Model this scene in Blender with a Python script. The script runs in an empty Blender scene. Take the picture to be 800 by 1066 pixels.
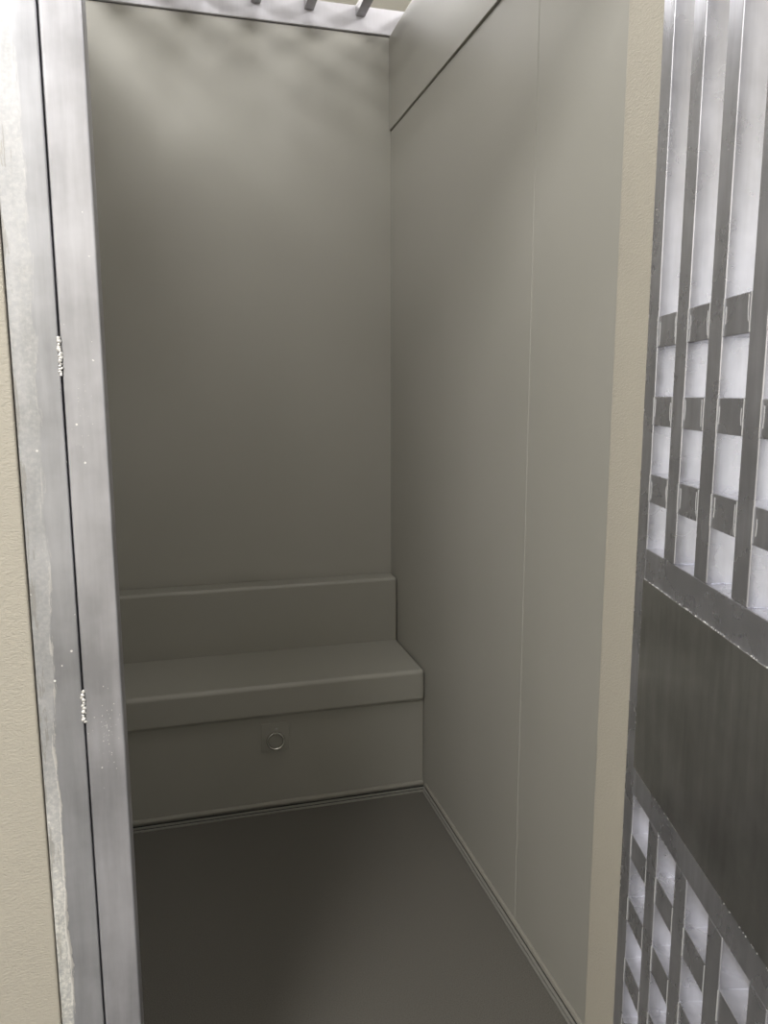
import bpy, bmesh, math, random
from mathutils import Vector, Matrix
random.seed(7)
sc = bpy.context.scene
C = sc.collection

# ------------------------------------------------------------------ measures
XR, YB = .819, 2.883            # right wall, back wall
XL = -.36                       # left wall
YF0, YF1 = 1.04, 1.136          # front wall: corridor face, cell face
XJ = .7034                      # right jamb
ZC = 2.683                      # top of the cell walls
ZSEAM = 2.3624
YSEAM = 1.6815
CAM = dict(f=795.36, pitch=.1563, yaw=.2676, roll=-.002, h=1.4158)

# ------------------------------------------------------------------ helpers
def link(o, parent=None):
    C.objects.link(o)
    if parent: o.parent = parent
    return o
def obj(name, bm, mat, parent=None, smooth=False):
    me = bpy.data.meshes.new(name)
    bmesh.ops.recalc_face_normals(bm, faces=bm.faces)
    bm.to_mesh(me); bm.free()
    if smooth:
        for p in me.polygons: p.use_smooth = True
    me.materials.append(mat)
    o = link(bpy.data.objects.new(name, me), parent)
    if smooth:
        w = o.modifiers.new('normals', 'WEIGHTED_NORMAL'); w.weight = 100; w.keep_sharp = False
    return o
def box(bm, x0, x1, y0, y1, z0, z1, bev=0., seg=2):
    t = bmesh.new()
    m = Matrix.Translation(((x0+x1)/2, (y0+y1)/2, (z0+z1)/2)) @ Matrix.Diagonal((x1-x0, y1-y0, z1-z0, 1))
    bmesh.ops.create_cube(t, size=1, matrix=m)
    if bev > 0:
        bmesh.ops.bevel(t, geom=t.edges[:], offset=bev, segments=seg, profile=.5, affect='EDGES')
    me = bpy.data.meshes.new('t'); t.to_mesh(me); t.free()
    bm.from_mesh(me); bpy.data.meshes.remove(me)
def bx(*a, **k):
    bm = bmesh.new(); box(bm, *a, **k); return bm
def blob(bm, p, r, sx=1, sy=1, sz=1, sub=1):
    m = Matrix.Translation(p) @ Matrix.Diagonal((sx, sy, sz, 1))
    bmesh.ops.create_icosphere(bm, subdivisions=sub, radius=r, matrix=m)
def extrude_profile(pts, origin, out, along, length):
    """closed profile pts (d, z) swept along a horizontal direction"""
    bm = bmesh.new()
    o, u, a = Vector(origin), Vector(out), Vector(along)
    A = [bm.verts.new(o + u*d + Vector((0, 0, z))) for d, z in pts]
    B = [bm.verts.new(v.co + a*length) for v in A]
    n = len(pts)
    for i in range(n):
        bm.faces.new((A[i], A[(i+1) % n], B[(i+1) % n], B[i]))
    bm.faces.new(A); bm.faces.new(B[::-1])
    return bm
def thing(name, label, cat, loc=(0, 0, 0), rotz=0., group=None):
    o = bpy.data.objects.new(name, None); C.objects.link(o)
    o.empty_display_size = .1
    o.location = loc; o.rotation_euler = (0, 0, rotz)
    o['label'] = label; o['category'] = cat
    if group: o['group'] = group
    return o
def tag(o, label, cat, group=None):
    o['label'] = label; o['category'] = cat
    if group: o['group'] = group
    return o
def struct(o):
    o['kind'] = 'structure'; return o

# ------------------------------------------------------------------ materials
def mat(name):
    m = bpy.data.materials.new(name); m.use_nodes = True
    nt = m.node_tree
    b = nt.nodes['Principled BSDF']
    return m, nt, b
def node(nt, typ, **kw):
    n = nt.nodes.new(typ)
    for k, v in kw.items():
        if k.startswith('i_'):
            n.inputs[k[2:].replace('_', ' ')].default_value = v
        else: setattr(n, k, v)
    return n
def coords(nt, scale=(1, 1, 1)):
    tc = node(nt, 'ShaderNodeNewGeometry')
    mp = node(nt, 'ShaderNodeMapping'); mp.inputs['Scale'].default_value = scale
    nt.links.new(tc.outputs['Position'], mp.inputs['Vector'])
    return mp.outputs['Vector']
def noise(nt, vec, scale, detail=3, rough=.5, dist=0):
    n = node(nt, 'ShaderNodeTexNoise'); n.inputs['Scale'].default_value = scale
    n.inputs['Detail'].default_value = detail; n.inputs['Roughness'].default_value = rough
    n.inputs['Distortion'].default_value = dist
    nt.links.new(vec, n.inputs['Vector']); return n.outputs['Fac']
def ramp(nt, fac, stops):
    r = node(nt, 'ShaderNodeValToRGB')
    el = r.color_ramp.elements
    while len(el) < len(stops): el.new(.5)
    for e, (p, c) in zip(el, stops):
        e.position = p; e.color = (*c, 1) if len(c) == 3 else c
    nt.links.new(fac, r.inputs['Fac']); return r.outputs['Color']
def mathn(nt, op, a, b=None, clamp=False):
    n = node(nt, 'ShaderNodeMath', operation=op, use_clamp=clamp)
    for i, v in enumerate((a, b)):
        if v is None: continue
        if isinstance(v, (int, float)): n.inputs[i].default_value = v
        else: nt.links.new(v, n.inputs[i])
    return n.outputs[0]
def mixc(nt, fac, a, b):
    n = node(nt, 'ShaderNodeMix', data_type='RGBA')
    for s, v in ((0, fac), (6, a), (7, b)):
        if isinstance(v, (int, float)): n.inputs[s].default_value = v
        elif isinstance(v, tuple): n.inputs[s].default_value = (*v, 1)
        else: nt.links.new(v, n.inputs[s])
    return n.outputs[2]
def bump(nt, b, h, strength, dist):
    n = node(nt, 'ShaderNodeBump'); n.inputs['Strength'].default_value = strength
    n.inputs['Distance'].default_value = dist
    nt.links.new(h, n.inputs['Height']); nt.links.new(n.outputs[0], b.inputs['Normal'])
    return n

def leather(name, c1, c2, rough, grain, strength, stretch=(1, 1, 2.2), dist=.0012):
    m, nt, b = mat(name)
    v = coords(nt)
    f = noise(nt, v, 2.3, 3)
    nt.links.new(ramp(nt, f, [(.3, c1), (.7, c2)]), b.inputs['Base Color'])
    b.inputs['Roughness'].default_value = rough
    vs = coords(nt, stretch)
    g = noise(nt, vs, grain, 2, .55, .6)
    bump(nt, b, g, strength, dist)
    return m
M_in = leather('padded_vinyl', (.395, .385, .345), (.41, .398, .36), .42, 260, .12)
M_out = leather('grained_vinyl', (.435, .405, .345), (.455, .425, .36), .5, 190, .65, (1, 1, 1.9), .0016)
M_bench = leather('moulded_vinyl', (.35, .341, .302), (.362, .352, .314), .40, 200, .12)
M_trim = leather('ribbed_rubber', (.25, .243, .22), (.27, .26, .235), .5, 300, .05)

M_bead = leather('skirting_vinyl', (.27, .26, .225), (.29, .275, .24), .5, 300, .05)
M_groove_shade = leather('groove_shade_black', (.018, .018, .017), (.022, .022, .02), .7, 300, .05)  # near-black colour stands in for the shade inside the skirting grooves
m, nt, b = mat('dark_floor_vinyl'); M_floor = m
v = coords(nt)
sp = noise(nt, v, 420, 2, .6)
big = noise(nt, v, 3., 3)
col = ramp(nt, sp, [(.36, (.092, .087, .076)), (.5, (.125, .118, .103)), (.66, (.165, .156, .137))])
nt.links.new(col, b.inputs['Base Color'])
nt.links.new(mathn(nt, 'ADD', mathn(nt, 'MULTIPLY', big, .15), .42), b.inputs['Roughness'])
bump(nt, b, sp, .25, .0006)

def steel(name, base, rough, metallic=.85, chalk=False, speck=True, streak=1.):
    m, nt, b = mat(name)
    v = coords(nt); vs = coords(nt, (1, 1, .08))
    f1 = noise(nt, v, 9, 4, .6)
    f2 = noise(nt, vs, 60, 4, .6)
    f = mathn(nt, 'ADD', mathn(nt, 'MULTIPLY', f1, .6), mathn(nt, 'MULTIPLY', f2, .4))
    d = tuple(x*.78 for x in base); l = tuple(min(1, x*1.14) for x in base)
    col = ramp(nt, f, [(.5-.15/max(streak, .01)**.5, d), (.5+.15/max(streak, .01)**.5, l)])
    r = mathn(nt, 'ADD', mathn(nt, 'MULTIPLY', f1, .22), rough-.11)
    met = metallic
    if speck:   # spatter
        vo = node(nt, 'ShaderNodeTexVoronoi'); vo.inputs['Scale'].default_value = 55
        nt.links.new(v, vo.inputs['Vector'])
        dot = mathn(nt, 'LESS_THAN', vo.outputs['Distance'], .085)
        rare = mathn(nt, 'GREATER_THAN', noise(nt, v, 7, 2), .56)
        dm = mathn(nt, 'MULTIPLY', dot, rare)
        col = mixc(nt, dm, col, (.85, .84, .82))
        met = mathn(nt, 'MULTIPLY', mathn(nt, 'SUBTRACT', 1., dm), metallic)
    if chalk:   # cement residue left on the outer side of the post
        g = node(nt, 'ShaderNodeNewGeometry'); s = node(nt, 'ShaderNodeSeparateXYZ')
        nt.links.new(g.outputs['Position'], s.inputs[0])
        X, Z = s.outputs['X'], s.outputs['Z']
        vz = coords(nt, (1, 1, .30))
        n1 = noise(nt, vz, 26, 5, .65, .5)
        n2 = noise(nt, v, 170, 5, .7, .3)
        n3 = noise(nt, coords(nt, (1, 1, .12)), 120, 4, .7)
        hi = mathn(nt, 'MULTIPLY', mathn(nt, 'SUBTRACT', Z, .85), 2., True)      # 0 low, 1 above z=1.35
        xb = mathn(nt, 'ADD', mathn(nt, 'MULTIPLY', hi, .012), -.1705)
        e = mathn(nt, 'ADD', mathn(nt, 'SUBTRACT', xb, X), mathn(nt, 'MULTIPLY', mathn(nt, 'SUBTRACT', n1, .5), .026))
        mk = mathn(nt, 'MULTIPLY', e, 450, True)
        # thick low down, a thin film higher up
        lo_ = mathn(nt, 'MULTIPLY', mathn(nt, 'SUBTRACT', Z, .72), 4., True)
        dens = mathn(nt, 'SUBTRACT', .95, mathn(nt, 'MULTIPLY', lo_, .62))
        dens = mathn(nt, 'MULTIPLY', dens, mathn(nt, 'ADD', -.25, mathn(nt, 'MULTIPLY', n2, 2.2)), True)
        mk2 = mathn(nt, 'MULTIPLY', mk, dens)
        ck = ramp(nt, mathn(nt, 'ADD', mathn(nt, 'MULTIPLY', n2, .6), mathn(nt, 'MULTIPLY', n1, .4)),
                  [(.36, (.40, .40, .38)), (.5, (.58, .575, .54)), (.64, (.74, .72, .68))])
        col = mixc(nt, mk2, col, ck)
        # ragged pale streak along the edge of the residue
        ed = mathn(nt, 'LESS_THAN', mathn(nt, 'ABSOLUTE', mathn(nt, 'SUBTRACT', e, .001)), .0022)
        ed = mathn(nt, 'MULTIPLY', ed, mathn(nt, 'GREATER_THAN', n3, .50))
        lowmid = mathn(nt, 'SUBTRACT', 1., hi)
        edf = mathn(nt, 'MULTIPLY', ed, mathn(nt, 'ADD', .15, mathn(nt, 'MULTIPLY', lowmid, .55)))
        col = mixc(nt, edf, col, (.78, .76, .72))
        # grey-brown scuffs near the wall
        sc_ = mathn(nt, 'GREATER_THAN', mathn(nt, 'SUBTRACT', n3, mathn(nt, 'MULTIPLY', mathn(nt, 'ADD', X, .188), 9.)), .52)
        scf = mathn(nt, 'MULTIPLY', sc_, .45)
        col = mixc(nt, scf, col, (.30, .28, .25))
        met = mathn(nt, 'MULTIPLY', mathn(nt, 'SUBTRACT', 1., mk2, True), met)
        r = mathn(nt, 'ADD', r, mathn(nt, 'MULTIPLY', mk2, .4), True)
    nt.links.new(col, b.inputs['Base Color'])
    nt.links.new(r, b.inputs['Roughness'])
    if isinstance(met, float): b.inputs['Metallic'].default_value = met
    else: nt.links.new(met, b.inputs['Metallic'])
    bump(nt, b, f2, .05, .0006)
    return m
M_post = steel('post_steel', (.50, .50, .535), .36, .85)
M_post_outer = steel('stained_post_steel', (.45, .455, .485), .38, .85, chalk=True)
M_door = steel('door_steel', (.60, .605, .66), .28, .84, speck=False)
M_panel = steel('door_sheet_steel', (.62, .62, .63), .22, .93, speck=False)
M_beam = steel('beam_steel', (.66, .65, .69), .5, .15, speck=False, streak=.15)
M_bar = steel('grille_steel', (.42, .41, .42), .45, .5, speck=False)
m, nt, b = mat('weld'); M_weld = m
b.inputs['Base Color'].default_value = (.75, .74, .72, 1); b.inputs['Metallic'].default_value = .6
b.inputs['Roughness'].default_value = .3
m, nt, b = mat('ground_weld'); M_weldline = m
b.inputs['Base Color'].default_value = (.55, .55, .56, 1); b.inputs['Metallic'].default_value = .3
b.inputs['Roughness'].default_value = .4
m, nt, b = mat('ring_steel'); M_ring = m
b.inputs['Base Color'].default_value = (.55, .54, .50, 1); b.inputs['Metallic'].default_value = .9
b.inputs['Roughness'].default_value = .25
m, nt, b = mat('room_paint'); M_room = m
f = noise(nt, coords(nt), 4, 3)
nt.links.new(ramp(nt, f, [(.3, (.78, .765, .72)), (.7, (.81, .795, .75))]), b.inputs['Base Color'])
b.inputs['Roughness'].default_value = .8
m, nt, b = mat('corridor_floor'); M_cfloor = m
f = noise(nt, coords(nt), 90, 3)
nt.links.new(ramp(nt, f, [(.35, (.24, .235, .23)), (.65, (.28, .275, .265))]), b.inputs['Base Color'])
b.inputs['Roughness'].default_value = .5
m, nt, b = mat('lamp_housing'); M_house = m
b.inputs['Base Color'].default_value = (.8, .8, .8, 1); b.inputs['Roughness'].default_value = .5
def emit(name, strength, col=(1, .97, .93)):
    m, nt, b = mat(name)
    b.inputs['Base Color'].default_value = (.9, .9, .9, 1)
    b.inputs['Emission Color'].default_value = (*col, 1)
    b.inputs['Emission Strength'].default_value = strength
    return m

# ------------------------------------------------------------------ the room around the cell
RX0, RX1, RY0, RY1, RZ = -2.3, 2.6, -1.7, 4.3, 3.3
struct(obj('floor', bx(RX0, RX1, YF0+.06, RY1, -.05, 0), M_floor))
struct(obj('floor_corridor', bx(RX0, RX1, RY0, YF0+.06, -.05, 0), M_cfloor))
struct(obj('ceiling', bx(RX0-.1, RX1+.1, RY0-.1, RY1+.1, RZ, RZ+.1), M_room))
struct(obj('wall_rear', bx(RX0-.1, RX1+.1, RY0-.1, RY0, 0, RZ), M_room))
struct(obj('wall_far', bx(RX0-.1, RX1+.1, RY1, RY1+.1, 0, RZ), M_room))
struct(obj('wall_west', bx(RX0-.1, RX0, RY0, RY1, 0, RZ), M_room))
struct(obj('wall_east', bx(RX1, RX1+.1, RY0, RY1, 0, RZ), M_room))

# ------------------------------------------------------------------ cell walls
struct(obj('wall_back', bx(XL-.08, XR+.08, YB, YB+.08, 0, ZC-.002, bev=.002), M_in))
struct(obj('wall_left', bx(XL-.08, XL, YF1, YB, 0, ZC), M_in))
wr = struct(obj('wall_right', bx(XR+.012, XR+.09, YF1, YB, 0, ZC-.001), M_in))
def panel(y0, y1, z0, z1, t):
    return bx(XR+t, XR+.012, y0, y1, z0, z1, bev=.0022, seg=2)
obj('wall_panel', panel(YF1, YSEAM-.0006, 0, ZSEAM-.001, 0), M_in, wr, True)
obj('wall_panel', panel(YSEAM+.0006, YB, 0, ZSEAM-.001, 0), M_in, wr, True)
obj('wall_panel', panel(YF1, YB, ZSEAM+.001, ZC, -.006), M_in, wr, True)

# front wall around the opening, clad in grained vinyl
bm = bmesh.new()
box(bm, RX0, -.1895, YF0+.001, YF1, 0, ZC, bev=.003)
box(bm, XJ, RX1, YF0+.001, YF1, 0, ZC, bev=.003)
box(bm, -.1895, XJ, YF0+.012, YF1, 2.43, ZC, bev=.002)
struct(obj('wall_front', bm, M_out, smooth=True))

# ------------------------------------------------------------------ steel door frame: two tubes stitched by welds
fr = thing('door_frame', 'pale grey stained steel door post of two welded tubes at left edge', 'door frame', (-.135, YF0, 0))
def fobj(name, bm, mt, parent=None):
    o = obj(name, bm, mt, parent, True)
    if parent is fr: o.matrix_parent_inverse = Matrix.Translation((-fr.location.x, -fr.location.y, 0))
    return o
fobj('outer_post', bx(-.1880, -.1326, YF0, YF0+.05, 0, 2.43, bev=.0025), M_post_outer, fr)
inner = fobj('inner_post', bx(-.1312, -.0819, YF0, YF0+.05, 0, 2.43, bev=.0035, seg=3), M_post, fr)
fobj('header', bx(-.0819, XJ, YF0, YF0+.05, 2.38, 2.43, bev=.003), M_post, fr)
def weld_line(p0, p1, n, r, out):
    bm = bmesh.new(); p0 = Vector(p0); p1 = Vector(p1); out = Vector(out)
    for i in range(n):
        t = i/(n-1)
        p = p0.lerp(p1, t) + Vector((random.uniform(-r, r)*.5, 0, random.uniform(-r, r)*.4)) + out*random.uniform(-.2, .35)*r
        blob(bm, p, r*random.uniform(.7, 1.15), sx=1.05, sy=.6, sz=random.uniform(.55, 1.1), sub=2)
    return bm
for z0, z1, n in ((1.4375, 1.4835, 22), (.979, 1.021, 18), (1.93, 1.97, 20)):
    fobj('weld_bead', weld_line((-.1319, YF0, z0), (-.1319, YF0, z1), n, .0025, (0, -1, 0)), M_weld, fr)

bm = bmesh.new()      # fine spatter round the lower weld
for k in range(46):
    blob(bm, (random.gauss(-.104, .008), YF0, random.gauss(.955, .028)), random.uniform(.0004, .0009), sy=.6, sub=1)
for k in range(18):
    blob(bm, (random.gauss(-.112, .012), YF0, random.gauss(1.42, .05)), random.uniform(.0003, .0007), sy=.6, sub=1)
fobj('weld_spatter', bm, M_weld, fr)

# ------------------------------------------------------------------ bench
bn = thing('bench', 'beige moulded bench with low back ledge against the back wall', 'bench', (XL+.001, YB-.001, 0))
def bobj(name, bm, mt):
    o = obj(name, bm, mt, bn, True)
    o.matrix_parent_inverse = Matrix.Translation((-bn.location.x, -bn.location.y, 0)); return o
BF = 2.455
bobj('base', bx(XL+.001, XR-.001, BF, YB-.001, 0, .337, bev=.003), M_bench)
bobj('seat', bx(XL+.001, XR-.001, 2.437, YB-.001, .335, .45, bev=.016, seg=4), M_bench)
bobj('backrest', bx(XL+.001, XR-.001, 2.785, YB-.001, .43, .701, bev=.014, seg=4), M_bench)

# steel ring on a square plate, screwed to the bench base: a part of the bench
RC = Vector((.289, BF, .252))
def torus(R, r, n=36, k=10, cz=0., cy=0., tilt=0.):
    bm = bmesh.new(); rows = []
    for i in range(n):
        a = 2*math.pi*i/n; row = []
        for j in range(k):
            q = 2*math.pi*j/k
            p = Vector(((R+r*math.cos(q))*math.cos(a), r*math.sin(q), (R+r*math.cos(q))*math.sin(a)))
            p = Matrix.Rotation(tilt, 3, 'X') @ p
            row.append(bm.verts.new(p + Vector((0, cy, cz))))
        rows.append(row)
    for i in range(n):
        for j in range(k):
            bm.faces.new((rows[i][j], rows[(i+1) % n][j], rows[(i+1) % n][(j+1) % k], rows[i][(j+1) % k]))
    return bm
def shifted(bm):
    bmesh.ops.translate(bm, verts=bm.verts[:], vec=RC); return bm
plate = bobj('ring_plate', shifted(bx(-.048, .048, -.004, .0, -.042, .058, bev=.0018)), M_bench)
plate['label'] = 'small square plate carrying a round steel ring'
def robj(name, bm, mt):
    return obj(name, shifted(bm), mt, plate, True)
robj('ring', torus(.0275, .0042, cy=-.0105, cz=-.004, tilt=-.10), M_ring)
robj('ring_clamp', bx(-.010, .010, -.015, -.003, .018, .027, bev=.003), M_bench)
for x, z in ((.003, .036), (.024, .014)):
    bm = bmesh.new()
    bmesh.ops.create_cone(bm, cap_ends=True, segments=16, radius1=.0045, radius2=.003, depth=.003,
        matrix=Matrix.Translation((x, -.0054, z)) @ Matrix.Rotation(math.pi/2, 4, 'X'))
    robj('screw', bm, M_bar)

# ------------------------------------------------------------------ ribbed skirting
prof = [(0, 0), (.015, 0), (.0155, .001), (.0155, .0040), (.0145, .0048), (.0040, .005), (.0040, .0100), (.0125, .0105), (.0125, .0135),
        (.0115, .0143), (.003, .0145), (.003, .0195), (0, .0195)]
bead = [(0, .0195), (.0065, .0197), (.0075, .0215), (.007, .0255), (.0045, .0290), (.0, .0305)]
prof_b = [(0, 0), (.0355, 0), (.0355, .0040), (.0345, .0050), (.0285, .0050), (.0280, .0040), (.0275, .0006), (.0205, .0006),
          (.0200, .0070), (.0192, .0078), (.0145, .0078), (.0138, .0070), (.0132, .0010), (.0035, .0010), (.0035, .0110), (0, .0110)]
bead_b = [(0, .0110), (.0075, .0112), (.0085, .0135), (.008, .0190), (.005, .0235), (.0, .0260)]
groove_shade_r = [((.001, .0052), (.0100, .0052), (.0100, .0098), (.001, .0098)), ((.001, .0147), (.0060, .0147), (.0060, .0193), (.001, .0193))]
groove_shade_b = [((.0037, .0005), (.0130, .0005), (.0130, .0062), (.0037, .0062)), ((.0207, .0005), (.0273, .0005), (.0273, .0030), (.0207, .0030))]
def skirting(name, origin, out, along, length, p=prof, q=bead, groove_shades=groove_shade_r):
    o = struct(obj(name, extrude_profile(p, origin, out, along, length), M_trim))
    obj('bead', extrude_profile(q, origin, out, along, length), M_bead, o)
    for sl in groove_shades: obj('groove_shade', extrude_profile(sl, origin, out, along, length), M_groove_shade, o)  # dark strips laid in the grooves as painted shade
skirting('baseboard_back', (XL, BF, 0), (0, -1, 0), (1, 0, 0), XR-XL-.001, prof_b, bead_b, groove_shade_b)
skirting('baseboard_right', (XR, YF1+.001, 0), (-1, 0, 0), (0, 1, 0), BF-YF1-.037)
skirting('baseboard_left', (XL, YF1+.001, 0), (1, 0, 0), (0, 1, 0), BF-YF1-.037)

# ------------------------------------------------------------------ grille over the cell
gr = thing('ceiling_grille', 'steel bars and pale steel beam roofing the cell above the back wall', 'grille', (XL, YB, ZC))
def gobj(name, bm, mt):
    o = obj(name, bm, mt, gr, True)
    o.matrix_parent_inverse = Matrix.Translation((-XL, -YB, -ZC)); return o
gobj('beam', bx(XL-.2, 1.35, 2.874, 2.96, ZC, 2.769, bev=.003), M_beam)
gobj('beam', bx(XL-.2, 1.35, YF0+.01, YF1-.01, ZC, 2.769, bev=.003), M_beam)
for i in range(7):
    x = .704 - .1845*i
    if x < XL: break
    gobj('bar', bx(x-.017, x+.017, YF1-.012, 2.8745, 2.733, 2.766, bev=.002), M_bar)
x = .704 + .1845
gobj('bar', bx(x-.017, x+.017, YF1-.012, 2.8745, 2.733, 2.766, bev=.002), M_bar)

# ------------------------------------------------------------------ barred door, swung out
a = CAM['yaw'] + .0014
ca, sa = math.cos(a), math.sin(a)
XD = .3969; T0 = 1.1822
dl = (sa*T0+ca*XD, ca*T0-sa*XD, 0)
dr = thing('barred_door', 'grey steel cell door of welded bars with solid middle sheet, open', 'door', dl, math.atan2(-ca, -sa))
DT = .04
def dobj(name, bm, mt, parent=None, smooth=True): return obj(name, bm, mt, parent or dr, smooth)
# vertical edges along the leaf (distance from the hinge edge)
vert = [(T0-XD*CAM['f']/o0, T0-XD*CAM['f']/o1) for o0, o1 in ((267, 277.2), (296, 307.5), (329, 343), (370.3, 388.3))]
pitch = .1067
while len(vert) < 8: vert.append((vert[-1][0]+pitch, vert[-1][0]+pitch+.0398))
ZT = 2.36; ZB = .012
R_TOP, P_TOP, P_BOT, R_BOT = 1.180, 1.1322, .8241, .778
for i in (0, 7):
    dobj('stile', bx(vert[i][0], vert[i][1], 0, DT, ZB, ZT, bev=.0022), M_door)
W0, W1 = vert[0][1], vert[7][0]
dobj('rail', bx(W0, W1, 0, DT, P_TOP-.002, R_TOP, bev=.0018), M_door)
dobj('rail', bx(W0, W1, 0, DT, R_BOT, P_BOT+.002, bev=.0018), M_door)
dobj('rail', bx(W0, W1, 0, DT, ZT-.045, ZT, bev=.0018), M_door)
dobj('rail', bx(W0, W1, 0, DT, ZB, ZB+.045, bev=.0018), M_door)
for i in range(1, 7):
    dobj('bar', bx(vert[i][0], vert[i][1], 0, DT, R_TOP-.0005, ZT-.0445, bev=.0020), M_door)
    dobj('bar', bx(vert[i][0], vert[i][1], 0, DT, ZB+.0445, R_BOT+.0005, bev=.0020), M_door)
pn = dobj('panel', bx(W0-.002, W1+.002, -.0018, DT+.0018, P_BOT, P_TOP, bev=.0012), M_panel)
# weld runs round the sheet
def dweld(p0, p1, dens, r, parent):
    bm = bmesh.new(); p0 = Vector(p0); p1 = Vector(p1)
    n = max(2, int((p1-p0).length*dens))
    for i in range(n):
        if random.random() < .25: continue
        p = p0.lerp(p1, (i+random.random())/n)
        blob(bm, p, r*random.uniform(.5, 1.1), sub=1)
    dobj('weld_bead', bm, M_weld, parent)
dweld((W0, -.001, P_TOP+.0004), (W1, -.001, P_TOP+.0004), 150, .0011, pn)
dweld((W0, -.001, P_BOT-.0004), (W1, -.001, P_BOT-.0004), 150, .0011, pn)
dweld((W0-.0025, -.001, P_BOT), (W0-.0025, -.001, P_TOP), 150, .0010, pn)
# cross bars, one short piece between each pair of uprights
tops = [(1.478, 1.523), (1.3655, 1.4080), (1.2505, 1.2935), (2.19, 2.233), (2.075, 2.118)] + \
       [(.6665 - .1118*k, .7100 - .1118*k) for k in range(5)]
for z0, z1 in tops:
    for i in range(7):
        x0, x1 = vert[i][1], vert[i+1][0]
        cb = dobj('crossbar', bx(x0-.001, x1+.001, .0008, DT-.0008, z0, z1, bev=.0015), M_door)
        if i < 4 and z0 < 1.9:
            bm = bmesh.new()
            for xx, sg in ((x0, 1), (x1, -1)):
                box(bm, xx-.0006, xx+.0006, -.0006, .0012, z0+.001, z1-.001, bev=.0004, seg=1)
                if z0 > 1.1:      # ground-down second run of the weld, a little wavy
                    za = z0 + random.uniform(.002, .014); zb = z1 - random.uniform(.002, .014)
                    xo = xx + sg*random.uniform(.004, .008)
                    n = 5
                    for k in range(n):
                        u0, u1 = za+(zb-za)*k/n, za+(zb-za)*(k+1)/n
                        xw = xo + sg*.0012*math.sin(3.1*k/n)
                        box(bm, xw-.0004, xw+.0004, .0002, .0016, u0, u1)
            o = dobj('weld_bead', bm, M_weldline, cb)

# ------------------------------------------------------------------ lamps of the room and added fill lights
def lamp(x, y, z, w, l, strength, label, col=(1, .985, .97)):
    t = thing('ceiling_light', label, 'lamp', (x, y, z))
    obj('housing', bx(-w/2-.02, w/2+.02, -l/2-.02, l/2+.02, .01, .06, bev=.004), M_house, t)
    obj('diffuser', bx(-w/2, w/2, -l/2, l/2, 0, .012), emit('lamp_light', 2., col), t)
    ld = bpy.data.lights.new('lamp_glow', 'AREA'); ld.shape = 'RECTANGLE'; ld.size = w; ld.size_y = l
    ld.energy = strength*w*l*math.pi; ld.color = col
    lo = bpy.data.objects.new('lamp_glow', ld); C.objects.link(lo); lo.parent = t; lo.location = (0, 0, -.003)
    return t
LAMPS = [(-.9, -.3, .3, .9, 92, 'corridor ceiling light left of the cell door'),
         (1.3, -.3, .3, .9, 29, 'corridor ceiling light behind the open door'),
         (.85, 2.1, .6, .16, 7, 'small ceiling light over the bench end of the cell'),
         (1.7, 2.3, .45, 1.0, 24, 'ceiling light beyond the right wall of the cell'),
         (-1.0, 2.0, .9, 1.0, 11, 'ceiling light beyond the left wall of the cell'),
         (.45, 1.5, .3, .6, 12.5, 'ceiling light over the grille just inside the cell door'),
         (.5, 3.6, .9, .3, 10, 'added unseen fill light behind the back wall of the cell')]  # last one is added to brighten the far wall, right wall and floor
for x_, y_, w_, l_, e_, lab_ in LAMPS: lamp(x_, y_, RZ-.061, w_, l_, e_, lab_)

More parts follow.
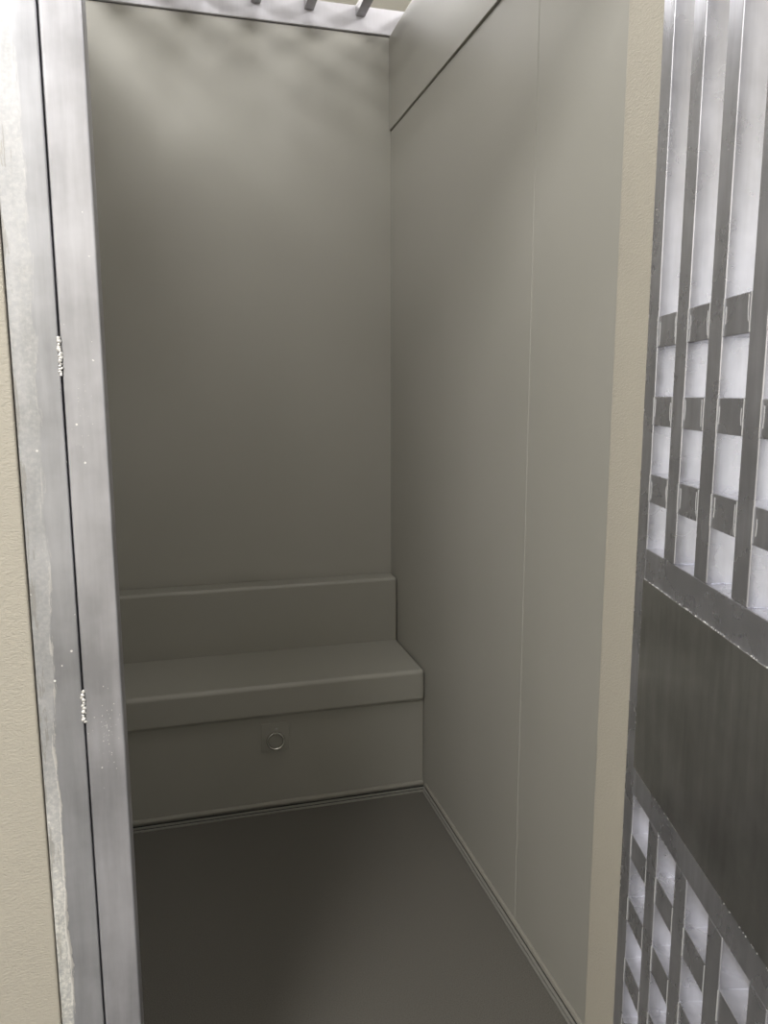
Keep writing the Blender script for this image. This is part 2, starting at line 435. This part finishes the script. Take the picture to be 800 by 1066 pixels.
def fill_panel(name, x0, x1, y0, y1, z0, z1, strength):  # framed glowing panel, unseen, added to brighten the door bars
    w_ = struct(obj(name, bx(x0, x1, y0, y1, z0, z1), emit('fill_glow', strength, (.95, .97, 1))))
    dx, dy = (x1-x0), (y1-y0)
    bm = bmesh.new(); f = .04
    for a0, a1, c0, c1 in ((0, 1, z0-f, z0), (0, 1, z1, z1+f)):
        box(bm, x0-(f if dx > dy else .02), x1+(f if dx > dy else .02), y0-(f if dy > dx else .02), y1+(f if dy > dx else .02), c0, c1)
    for s_ in (0, 1):
        if dx > dy:
            q = x0-f if s_ == 0 else x1
            box(bm, q, q+f, y0-.02, y1+.02, z0, z1)
        else:
            q = y0-f if s_ == 0 else y1
            box(bm, x0-.02, x1+.02, q, q+f, z0, z1)
    obj('fill_panel_frame', bm, M_house, w_)
FILL_PANELS = [('fill_panel_1', .9, 2.2, RY0+.001, RY0+.02, .5, 2.1, .65)]
for w_ in FILL_PANELS: fill_panel(*w_)

w = bpy.data.worlds.new('World'); sc.world = w; w.use_nodes = True
w.node_tree.nodes['Background'].inputs[0].default_value = (.8, .85, .9, 1)
w.node_tree.nodes['Background'].inputs[1].default_value = .02

# ------------------------------------------------------------------ camera
cd = bpy.data.cameras.new('camera'); cam = bpy.data.objects.new('camera', cd); C.objects.link(cam)
cd.sensor_fit = 'VERTICAL'; cd.sensor_height = 36; cd.lens = CAM['f']/1066*36
cam.location = (0, 0, CAM['h'])
cd.clip_start = .02
yaw, pit, rol = CAM['yaw'], CAM['pitch'], CAM['roll']
fwd = Vector((math.sin(yaw)*math.cos(pit), math.cos(yaw)*math.cos(pit), -math.sin(pit)))
right = Vector((math.cos(yaw), -math.sin(yaw), 0)); up = right.cross(fwd)
# image axes after roll: X' = cr X + sr U ; U' = -sr X + cr U
cr, sr = math.cos(rol), math.sin(rol)
rx = right*cr + up*sr; ux = up*cr - right*sr
R = Matrix((rx, ux, -fwd)).transposed()
cam.rotation_euler = R.to_euler()
sc.camera = cam
sc.view_settings.view_transform = 'Standard'; sc.view_settings.look = 'None'
sc.view_settings.exposure = 0; sc.view_settings.gamma = 1; sc.view_settings.use_curve_mapping = False
sc.cycles.use_denoising = True
sc.cycles.denoising_prefilter = 'ACCURATE'; sc.cycles.caustics_reflective = False; sc.cycles.blur_glossy = 1.
sc.cycles.max_bounces = 10; sc.cycles.diffuse_bounces = 6
sc.cycles.sample_clamp_indirect = 6
